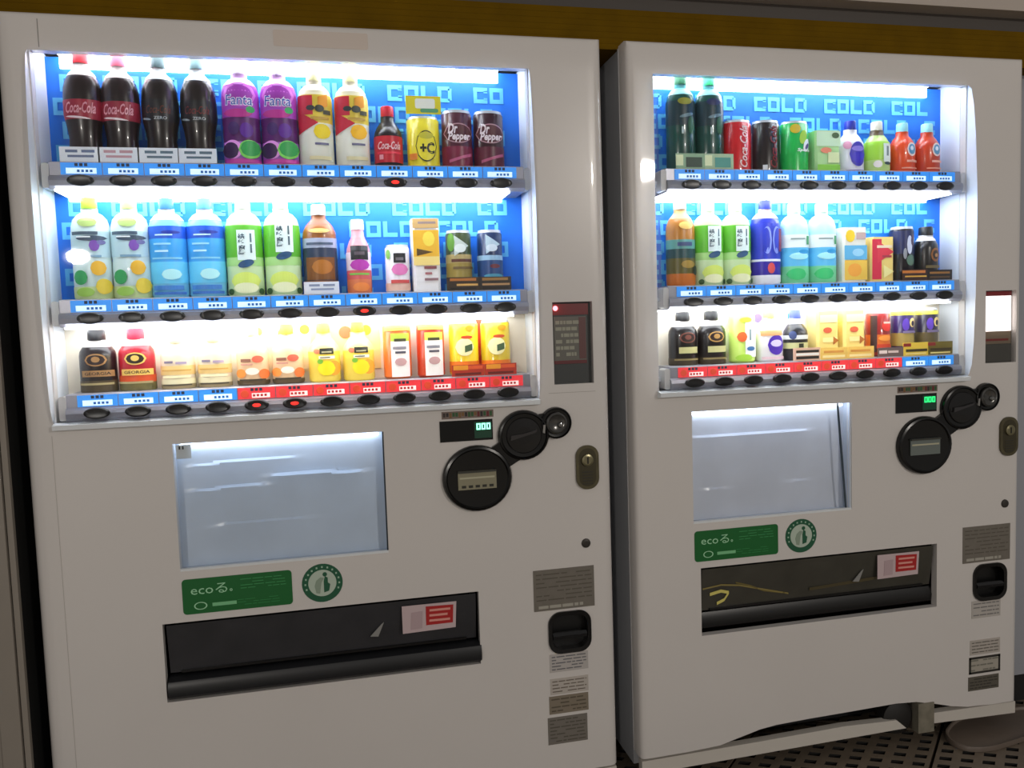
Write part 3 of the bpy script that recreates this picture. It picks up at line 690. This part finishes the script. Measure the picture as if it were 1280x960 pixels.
for i in (10, 11):
    add(0, 0, i, X[i], .0350, .4935, 'can', 'deep maroon soda can with tilted white lettering', 'can', '4c0c26' if i == 10 else '380a1c',
        bands=[(.04, .38, '7a1438' if i == 10 else '5c0e2c')],
        decals=[('o', 'b88a94', 0, .60, 1.8, .34), ('o', '50101e', 0, .60, 1.7, .30), ('t', 'f0e2e4', 'Dr', -.35, .68, .6, .17, .25, .03), ('t', 'f0e2e4', 'Pepper', .05, .53, 1.4, .17, .25, .03), ('r', 'c05a80', .1, .18, 1.4, .05, .06)])
# ---- left machine, middle shelf
X = [-.488, -.411, -.336, -.259, -.180, -.100, -.019, .065, .144, .216, .294, .368]
for i in (0, 1):
    add(0, 1, i, X[i], .0365, .297, 'pet', 'clear bottle with grape and lemon pictures, %s cap' % ('lime green' if i == 0 else 'pale yellow'), 'bottle', 'd2e6e4', cap='8ed028' if i == 0 else 'd6e478', neck='e0f0e0',
        bands=[(.46, .74, 'b8d4dc'), (0, .14, 'cfe0a0')],
        decals=[('o', 'a8c070', .0, .84, 1.0, .10), ('r', '44586a', -.15, .72, 1.3, .035), ('o', '3c4c5e', .15, .665, 1.5, .06), ('r', 'f0f6f8', -.2, .68, .7, .014), ('o', '7a4ca8', .30, .585, .5, .12), ('o', '6a6aa0', .62, .62, .4, .05), ('r', '7aa0b8', .1, .47, 1.0, .025),
                ('o', '34a058', -.45, .24, .7, .16), ('o', 'e8b02c', .42, .34, .72, .16), ('o', 'e8ca3c', .62, .14, .72, .17), ('o', '9cc850', -.25, .08, .9, .10)])
for i in (2, 3):
    add(0, 1, i, X[i], .0365, .296, 'pet', 'sky blue sports drink bottle with %s blue cap' % ('darker' if i == 2 else 'lighter'), 'bottle', '7ccdf2', cap='2f74b8' if i == 2 else '4c92c8', neck='dceef8',
        bands=[(.66, .80, '1c5ad0'), (.40, .66, '3ea6ec'), (.16, .40, '62c8f0')],
        decals=[('o', '14309c', .25, .73, 1.0, .035), ('r', 'c8ecfc', -.1, .70, .9, .016), ('r', '9adcfa', -.2, .60, .9, .02), ('r', 'c0ecfc', -.25, .52, .7, .02), ('r', '8ad4f4', 0, .44, 1.5, .02), ('o', 'b8f0f4', .2, .26, 1.0, .12), ('r', '3a80cc', 0, .11, 1.5, .05), ('r', '2c6cc0', .05, .05, 1.6, .03)])
for i in (4, 5):
    add(0, 1, i, X[i], .0370, .297, 'pet', 'green tea bottle, white plate set %s on label' % ('low' if i == 4 else 'high'), 'bottle', **GREEN_TEA, decals=green_decals(.575 if i == 4 else .66))
add(0, 1, 6, X[6], .0355, .283, 'square', 'brown tea bottle, navy and brown label, white cap', 'bottle', '9c5c22', cap='f4f0ee', neck='8a4c1c',
    bands=[(.58, .70, 'a8b0c8'), (.17, .58, '26344c')], decals=[('r', '7c4812', 0, .32, 1.6, .28), ('o', 'b06a1c', .1, .34, 1.2, .18), ('r', '4c5a70', 0, .63, 1.5, .03), ('o', 'f0c070', 0, .79, 1.2, .06)], card=(0, .026, 'e8ecf4', DASH('8a96b4')))
add(0, 1, 7, X[7], .0270, .250, 'small', 'small pink bottle with black square and magenta oval', 'bottle', 'e89aa0', cap='f6e8ea', neck='e8a0a8',
    bands=[(0, .22, 'e07a4c'), (.22, .36, 'd85a5a'), (.36, .64, 'f0d8e0')],
    decals=[('r', '181418', .05, .63, 1.35, .22), ('r', '5a4c54', .05, .62, .8, .05), ('o', 'b834a8', .05, .44, 1.5, .17), ('r', '78b848', 0, .30, 1.5, .03), ('o', 'f0883c', .1, .10, 1.3, .14)])
add(0, 1, 8, X[8]+.008, .0275, .192, 'can', 'short white can with black square and pink oval', 'can', 'f4eef0', bands=[(.04, .20, 'ecc0a8')],
    decals=[('r', '1a1a1c', .1, .72, .95, .20), ('r', '6a6468', .1, .70, .6, .06), ('o', 'e47ab4', .1, .48, 1.3, .24), ('r', 'd8504c', .1, .23, 1.4, .07), ('o', '8cc860', -.75, .80, .3, .2)])
add(0, 1, 9, X[9], .0310, .250, 'box', 'tall carton, orange yellow above and white below', 'carton', 'f6f2ec',
    decals=[('r', 'd8b070', 0, .93, 1.9, .13), ('r', 'a08a84', .1, .94, 1.3, .03), ('r', 'f0b832', 0, .66, 1.9, .36), ('o', 'f8dc50', .2, .72, .9, .2), ('w', '5c4420', -.1, .54, 1.2, .10), ('r', 'f4d880', 0, .42, 1.9, .12), ('r', '8a4c4c', .25, .33, .9, .04), ('r', 'b06868', .1, .25, .5, .03), ('r', '9a7474', .3, .17, 1.0, .035)])
add(0, 1, 10, X[10], .0295, .224, 'can', 'green and gold coffee can with silver mountain', 'can', '3c4c20', bands=[(.12, .46, 'a08a3c'), (.46, .60, 'b8a468')],
    decals=[('w', 'c8d4c8', .1, .74, 1.1, .34), ('o', 'e4ece4', .0, .70, .9, .14), ('r', '5a2c1c', .1, .50, 1.5, .05), ('o', '6ca838', -.65, .80, .5, .3), ('r', '70582c', .2, .38, 1.5, .04)],
    card=(0, .030, '3a2a1a', [('b8702c', .1, .9, .72, .92), ('d8a858', .3, .95, .35, .5), ('181410', .1, .9, .1, .22)]))
add(0, 1, 11, X[11], .0295, .224, 'can', 'navy blue coffee can with silver mountain', 'can', '16305c', bands=[(.18, .50, '1c4478'), (.50, .58, '9ac0d8')],
    decals=[('w', 'b8d0dc', .1, .76, 1.1, .32), ('o', 'dce8f0', .0, .70, .9, .12), ('o', '6a2430', .2, .40, .8, .07), ('o', '4a9ab0', .1, .24, 1.5, .07)],
    card=(0, .030, '2c241c', [('9a7038', .1, .9, .72, .92), ('b88a58', .1, .95, .35, .5), ('14100c', .1, .9, .1, .22)]))
# ---- left machine, bottom shelf
X = [-.491, -.414, -.332, -.256, -.176, -.101, -.021, .055, .143, .220, .298, .374]
def coffee_decals(base, gold): return [('o', gold, .05, .62, 1.15, .24), ('o', base, .05, .62, .95, .19), ('o', gold, .05, .63, .45, .11), ('r', gold, .1, .36, 1.6, .12), ('t', '2c2014', 'GEORGIA', .1, .36, 1.3, .06), ('r', 'a89a6a', 0, .16, 1.7, .04)]
add(0, 2, 0, X[0], .0365, .0210, 'coffee', 'black coffee bottle with gold band and black cap', 'bottle', '1a1214', cap='0c0c10', neck='c8c4c0', bands=[(0, .22, '4c4028')], decals=coffee_decals('2c1c18', 'a07848'))
add(0, 2, 1, X[1], .0365, .0210, 'coffee', 'red coffee bottle with gold band and red cap', 'bottle', 'b01c2c', cap='d42440', neck='f0d8cc', bands=[(0, .16, '6a6438'), (.16, .30, 'd85020')], decals=coffee_decals('2a2010', 'e8c060'))
for i in (2, 3):
    add(0, 2, i, X[i], .0350, .010, 'coffee', 'cream milk tea bottle with pale yellow band', 'bottle', 'ecdcc0', cap='e6dca0', bands=[(.30, .50, 'eccb84'), (.10, .22, 'e8e0b8'), (.0, .10, 'a09068')],
        decals=[('r', '8a8094', -.4, .58, .5, .05), ('r', 'b0a0b8', .3, .56, .6, .05), ('r', 'd8a850', 0, .40, 1.6, .03), ('r', 'f8f0c0', 0, .26, 1.5, .05), ('r', '4c4434', 0, .08, 1.6, .03)])
for i in (4, 5):
    add(0, 2, i, X[i], .0345, .0205, 'small', 'pale bottle with orange fruit and peach print, %s cap' % ('cream' if i == 4 else 'orange'), 'bottle', 'f2cfa4', cap='f4dc9c' if i == 4 else 'f0b040', bands=[(0, .10, '5c4c30')],
        decals=[('o', 'e86a50', .35, .52, .7, .14), ('r', '94604c', -.35, .50, .6, .06), ('r', 'd89a88', -.3, .42, .7, .03), ('o', 'ee9440', -.65, .24, .6, .18), ('o', 'ea7838', .68, .22, .6, .20), ('o', 'fff4e0', .0, .28, .8, .14), ('r', '3c3424', 0, .11, 1.5, .03)])
for i in (6, 7):
    add(0, 2, i, X[i], .0345, .0205, 'small', 'yellow citrus bottle with black plate and lemon', 'bottle', 'f8e88c', cap='f4c048' if i == 6 else 'f0a030', bands=[(0, .62, 'f6dc58')],
        decals=[('o', 'e07a58', -.45, .63, .4, .10), ('r', '24281c', .15, .63, .85, .12), ('r', 'b8b48a', .15, .61, .6, .03), ('r', 'f4f4e0', .15, .50, .95, .06), ('r', '4c4c30', .05, .50, .6, .02), ('o', 'f2a832', .55, .28, .8, .30), ('o', 'f8e41c', .10, .28, 1.05, .30), ('o', '7cbc30', -.25, .42, .35, .10)])
for i in (8, 9):
    add(0, 2, i, X[i], .0320, .016, 'can', 'orange can with white plate and %s' % ('pale lime heading' if i == 8 else 'dark red right side'), 'can', 'e27030' if i == 8 else 'c43c1c',
        decals=[('r', 'f8f4f0', .15, .42, 1.25, .78), ('r', 'a8c040' if i == 8 else 'c8cc50', .15, .74, 1.25, .14), ('r', '3c3c20', .15, .69, .8, .05), ('r', '8a8a94', .1, .55, .9, .05), ('r', '50505c', .15, .47, .7, .04), ('o', 'c8a0a0', .15, .30, .8, .14), ('r', 'f0e060', 0, .90, 1.7, .08)])
for i in (10, 11):
    add(0, 2, i, X[i], .0345, .016, 'can', 'yellow corn soup can, %s' % ('paler front' if i == 10 else 'greener right side'), 'can', 'f2d428' if i == 10 else 'd8bc24', bands=[(.06, .26, 'e87a1c')],
        decals=[('o', 'f8f4b8', -.05, .52, 1.2, .32), ('r', '44603c', .2, .50, .5, .12, .02), ('o', 'c84820', .1, .70, .8, .06), ('o', 'f0981c', .3, .86, .6, .1)],
        card=(0, .026, 'b83420', [('f0a028', .05, .5, .55, .95), ('e05a28', .5, .95, .6, .9), ('6c1810', .1, .9, .1, .3)]))
# ---- right machine, top shelf
X = [.855, .930, 1.004, 1.083, 1.163, 1.243, 1.324, 1.402, 1.478, 1.553]
for i in (0, 1):
    add(1, 0, i, X[i], .0350, .594, 'pet', 'dark green soda bottle with %s' % ('yellow shoulder leaf' if i == 0 else 'green cap and bluish shoulder'), 'bottle', '0a4a40', cap='1c6c48' if i == 0 else '2cb878', neck='5aa8b0',
        bands=[(.52, .80, '10343c')], decals=[('o', '9a9a2c' if i == 0 else '202a5c', 0, .79, 1.0, .08), ('o', '6a8a94', .1, .63, 1.0, .04, .02), ('r', 'c8d8d8', -.2, .46, .12, .08), ('o', '20603c', .4, .52, .5, .2)],
        card=(0, .036, 'a8c49c' if i else '8ab08a', [('2a4434' if i == 0 else '4c9a8c', .35, .9, .1, .75), ('e8f0c0', .0, .25, .2, .9)]))
add(1, 0, 2, X[2], .0370, .488, 'can', 'bright red cola can with upright white script', 'can', 'd4141c', decals=[('v', 'f6dcd8', SCRIPT, .12, .48, .55, .80, .35, .02), ('r', 'f0b0b0', .88, .4, .06, .7)])
add(1, 0, 3, X[3], .0365, .489, 'can', 'black cola can with upright dark red script', 'can', '1a0c0c', decals=[('v', '8a1420', SCRIPT, .2, .48, .55, .80, .35, .02), ('r', 'c8c0b8', .85, .55, .08, .36), ('r', 'e8e8e8', -.4, .08, .3, .1)])
add(1, 0, 4, X[4], .0370, .489, 'can', 'vivid green soda can with lemon and white splash', 'can', '12b84c', decals=[('o', 'e0c020', -.3, .84, .7, .18), ('o', 'a8d840', .25, .68, .6, .26, .04), ('o', 'f0f4f8', .5, .52, .55, .24, .05), ('o', '5c4c84', .55, .50, .35, .10, .04), ('t', 'f4f8f4', 'Sprite', .30, .42, 1.0, .08, .2, .02)])
add(1, 0, 5, X[5], .0355, .466, 'box', 'pale green carton with small dark picture', 'carton', 'b8e49c', decals=[('r', 'd4f0c8', 0, .80, 1.9, .36), ('o', '4c6c3c', .55, .88, .6, .14), ('o', 'ee8a6a', -.2, .52, .9, .14), ('r', 'e4f0b4', .4, .35, .9, .25), ('r', '8cd444', 0, .10, 1.8, .16)])
add(1, 0, 6, X[6], .0360, .496, 'small', 'white bottle with violet oval and wide blue cap', 'bottle', 'f2f0f8', cap='2230a8', decals=[('o', '3a30b0', .12, .42, 1.25, .56), ('o', '8a7ae0', .12, .54, 1.0, .12), ('o', '3224c0', .12, .34, 1.0, .26), ('o', 'f0a8c8', -.6, .62, .5, .18), ('r', '6a5aa8', .1, .04, 1.6, .04)])
add(1, 0, 7, X[7], .0350, .496, 'small', 'lime green tea bottle with cream cap', 'bottle', 'c8e888', cap='f0ecd8', neck='6a5a3c', bands=[(.30, .72, 'a0d83c')], decals=[('r', 'eaf4e8', .35, .46, .7, .42), ('r', '7c8c84', .35, .5, .2, .22), ('o', '30484c', .35, .22, .6, .07), ('o', 'f0e8e0', -.4, .2, .6, .16)])
for i in (8, 9):
    add(1, 0, i, X[i], .0345, .494, 'small', '%s bottle with round silver badge, pale blue cap' % ('bright orange' if i == 8 else 'darker orange'), 'bottle', 'e84c18' if i == 8 else 'cc3c14', cap='9ce0ec' if i == 8 else 'a8ecf0',
        decals=[('o', 'f4dcd0', .25, .56, .85, .32), ('o', '5c9ac0', .25, .56, .65, .24), ('o', 'e8f0f4', .22, .58, .3, .1), ('r', 'f8b498', .3, .28, 1.0, .05), ('r', 'f0a080', .1, .12, 1.3, .03)])
# ---- right machine, middle shelf
X = [.849, .923, .998, 1.080, 1.161, 1.240, 1.320, 1.401, 1.477, 1.551]
add(1, 1, 0, X[0], .0355, .295, 'square', 'amber brown tea bottle with teal band and clear cap', 'bottle', 'b8782c', cap='d8d4d0', neck='c8a060', bands=[(.48, .60, '5c9c94'), (.36, .48, '1c4448'), (.16, .36, '5c5420'), (0, .16, 'c86c20')],
    decals=[('o', 'f0c468', .1, .78, 1.0, .10), ('o', 'a08030', .2, .28, 1.0, .10), ('r', '3c4c78', 0, .54, 1.0, .05), ('o', '1c2c20', .75, .20, .4, .12)])
for i in (1, 2):
    add(1, 1, i, X[i], .0365, .290, 'pet', 'green tea bottle with white plate beside %s' % ('amber tea bottle' if i == 1 else 'blue patterned bottle'), 'bottle', **GREEN_TEA, decals=green_decals(.62))
add(1, 1, 3, X[3], .0370, .295, 'pet', 'royal blue bottle with swirling white lines and blue cap', 'bottle', '2434b4', cap='2a3a9c', neck='e8d4d8', bands=[(.33, .80, '2438c0'), (.12, .30, '3020a0'), (0, .12, 'f0eef4'), (.30, .33, 'e8e8f8')],
    decals=[('o', '8a9cf0', -.25, .58, .62, .36), ('o', '2438c0', -.32, .58, .52, .32), ('o', '8a9cf0', .42, .58, .62, .36), ('o', '2438c0', .48, .58, .52, .32), ('r', '80284c', .75, .58, .3, .3), ('o', 'e04c4c', .0, .21, .5, .14)])
for i in (4, 5):
    add(1, 1, i, X[i], .0360, .287, 'pet', 'pale aqua bottle, white label, beside %s' % ('royal blue bottle' if i == 4 else 'sun carton'), 'bottle', 'b8e8f4', cap='f0e0a8' if i == 4 else 'd8ecb0', neck='dcf2f8',
        bands=[(.50, .68, 'e8f2f0'), (.24, .50, '5cc0ec'), (0, .24, '7cdca0')], decals=[('r', '8a9c98', -.1, .62, 1.0, .02), ('r', '3c9c64', .65, .60, .25, .12), ('o', 'a8ecf4', 0, .38, 1.4, .10), ('o', '34c470', -.2, .13, 1.3, .16), ('o', '2c9cd8', .3, .44, .8, .06)])
add(1, 1, 6, X[6], .0345, .224, 'box', 'white carton with yellow sun and orange fruit', 'carton', 'f4f0e0', decals=[('o', 'f4cc20', -.45, .84, .8, .22), ('r', 'c8a8a0', .45, .84, .8, .12), ('r', '60b4dc', 0, .54, 1.9, .26), ('o', '9cd4ec', .2, .54, 1.0, .14), ('r', 'f0c44c', 0, .22, 1.9, .36), ('o', 'f8a83c', -.1, .22, 1.2, .24)])
add(1, 1, 7, X[7], .0345, .199, 'box', 'red and yellow slanted print carton', 'carton', 'f4d87c', decals=[('r', 'd82844', -.55, .5, .8, .90), ('w', 'e03848', .2, .66, 1.4, .50), ('r', 'f6e0c0', .1, .78, 1.3, .06), ('r', 'b03848', .3, .56, .8, .05), ('w', 'f8ec9c', .45, .22, .9, .3)])
add(1, 1, 8, X[8], .0310, .226, 'can', 'dark coffee can with blue and white picture', 'can', '18141c', bands=[(.50, .92, '1c2450')], decals=[('o', 'c8ccdc', .1, .66, .5, .34), ('o', '4c3450', .4, .74, .4, .2), ('o', '5c7c68', .2, .38, .8, .2), ('o', '8a8c90', -.3, .5, .3, .2)],
    card=(0, .028, '3c2018', [('c87830', .0, .9, .66, .9), ('e8b040', .1, .95, .3, .42)]))
add(1, 1, 9, X[9], .0330, .226, 'coffee', 'black coffee bottle with bronze emblem and black cap', 'bottle', '120e0c', cap='0e1214', neck='e4e4e4', decals=[('o', '8a5424', .25, .56, .9, .30), ('o', '2c1c10', .25, .56, .6, .2), ('o', 'b07838', .3, .55, .3, .08), ('r', '6a5a30', .1, .3, 1.3, .06)],
    card=(0, .026, '1c1410', [('a06c2c', .1, .9, .6, .8), ('5c4020', .1, .9, .2, .36)]))
# ---- right machine, bottom shelf
X = [.851, .928, 1.012, 1.088, 1.163, 1.241, 1.318, 1.405, 1.480, 1.554]
for i in (0, 1):
    add(1, 2, i, X[i], .0370, .0210, 'coffee', 'black coffee bottle with pale band and %s emblem' % ('dark red' if i == 0 else 'gold'), 'bottle', '140e0e', cap='0c0c0e', neck='d0ccc8', bands=[(0, .16, '3c3018')],
        decals=coffee_decals('2c1814', '7c4438' if i == 0 else 'c09450')[:3]+[('r', 'c8c488', .1, .34, 1.3, .14), ('r', '8a7a4c', 0, .13, 1.6, .04)])
add(1, 2, 2, X[2], .0340, .014, 'can', 'lime and white can with red dot and blue leaf', 'can', 'c8e86c', decals=[('r', 'f2f6f4', .35, .46, 1.0, .70), ('o', 'ec6c30', -.35, .52, .7, .20), ('r', '8aa0a0', .25, .56, .15, .22), ('o', '3c74ac', .3, .28, .7, .09), ('o', 'a8d840', -.2, .10, 1.2, .14), ('o', 'd8c83c', -.1, .86, .9, .1)])
add(1, 2, 3, X[3], .0360, .0205, 'small', 'white bottle with violet oval and yellow cap', 'bottle', 'f6f2f4', cap='f0e070', decals=[('o', '4c28b0', .15, .38, 1.25, .46), ('o', 'd8d0f4', .15, .42, .9, .16), ('r', 'e8a068', -.1, .66, 1.5, .12), ('r', 'e8c8d0', 0, .08, 1.6, .06)])
add(1, 2, 4, X[4], .0320, .018, 'small', 'dark slim bottle with white collar and blue cap', 'bottle', '1c1c20', cap='4c5c9c', neck='e4e8ec', bands=[(.28, .42, 'c8c890'), (.50, .60, 'd8dcdc')], decals=[('r', '28301c', .0, .35, .4, .1), ('o', '384878', -.6, .6, .5, .2)],
    card=(0, .032, 'e0b8a0', [('181410', .1, .95, .62, .82), ('f4f4f0', .1, .95, .40, .58), ('181410', .1, .95, .12, .34)]))
for i in (5, 6):
    add(1, 2, i, X[i], .0315, .012, 'box', 'cream carton with small red badge, %s' % ('beside dark slim bottle' if i == 5 else 'beside red can'), 'carton', 'f4dc84', decals=[('r', 'f0e4a8', 0, .84, 1.6, .16), ('o', 'd8603c', -.1, .60, .8, .12), ('r', 'f8e8a0', .1, .40, 1.3, .10), ('w', 'b06a28', .65, .38, .5, .18)],
        card=(0, .030, 'f0cc68', [('e0a048', .1, .85, .55, .75), ('f8e8a8', .05, .9, .15, .35)]))
add(1, 2, 7, X[7], .0310, .008, 'can', 'red and dark brown can with orange lower half', 'can', '8c1c18', bands=[(.10, .48, 'd86c24')], decals=[('r', '3c2020', -.75, .5, .35, .8), ('o', 'd8362c', .25, .66, 1.0, .22), ('r', 'f4c0b0', .3, .74, .8, .04), ('o', 'f0983c', .1, .40, 1.2, .12), ('r', 'c83c24', .1, .22, 1.4, .1)],
    card=(0, .024, '6c5c58', [('e8dcd8', .05, .35, .35, .7), ('d8c8c0', .4, .8, .4, .65)]))
for i in (8, 9):
    add(1, 2, i, X[i], .0290, .012, 'can', 'violet and gold coffee can, %s' % ('brighter gold backing card' if i == 8 else 'dim on shaded right end'), 'can', '30205c' if i == 8 else '241c34', bands=[(.20, .48, 'a08c48' if i == 8 else '5c5030'), (.86, .94, 'd8d048')],  # last can repeats in darker colours, painting in the shade of the end
        decals=[('o', '5c3cb0', -.3, .66, .6, .26), ('o', 'e8d088', .3, .70, .6, .20), ('o', '1c1430', .35, .68, .35, .12), ('r', '786c90', .1, .50, 1.3, .05)],
        card=(0, .034, 'e0c040' if i == 8 else '6c6018', [('3c3010', .1, .95, .3, .5), ('8c1c18', .0, .3, .7, .95), ('f4e08c', .1, .9, .1, .2)]))
for a, k in D: drink(*a, **k)
# ---------------------------------------------------------------- on the floor by the right machine
bp = MB(); BR = mat('6b5f55', .45, noise=.06, nscale=20)
out = [(1.600, .030), (1.570, -.010), (1.568, -.045), (1.590, -.072), (1.64, -.082), (1.70, -.076), (1.80, -.060), (1.95, -.045), (1.98, .03), (1.90, .075), (1.70, .075)]
def spl(P, n=6):
    o = []
    for i in range(len(P)):
        a, b, c, d = (Vector(P[(i+j-1) % len(P)]) for j in range(4))
        for k in range(n):
            t = k/n; o.append(.5*((2*b)+(-a+c)*t+(2*a-5*b+4*c-d)*t*t+(-a+3*b-3*c+d)*t**3))
    return o
P = spl(out); cen = Vector((1.76, 0))
def sc(f): return [cen+(p-cen)*f for p in P]
bp.grid([[(p.x, p.y, .001) for p in sc(1.0)], [(p.x, p.y, .010) for p in sc(1.0)], [(p.x, p.y, .014) for p in sc(.985)], [(p.x, p.y, .013) for p in sc(.955)], [(p.x, p.y, .007) for p in sc(.93)], [(p.x, p.y, .006) for p in sc(.3)]], BR, True)
bp.face([(p.x, p.y, .006) for p in sc(.3)], BR); bp.face([(p.x, p.y, .001) for p in sc(1.0)][::-1], BR)
o = put('floor_tray', bp, None, 0, smooth=True, origin=(1.76, 0, 0)); o['label'] = 'low brown rounded tray on the floor beneath right machine corner'; o['category'] = 'tray'
for ob in bpy.data.objects:
    if '_o' in ob: del ob['_o']
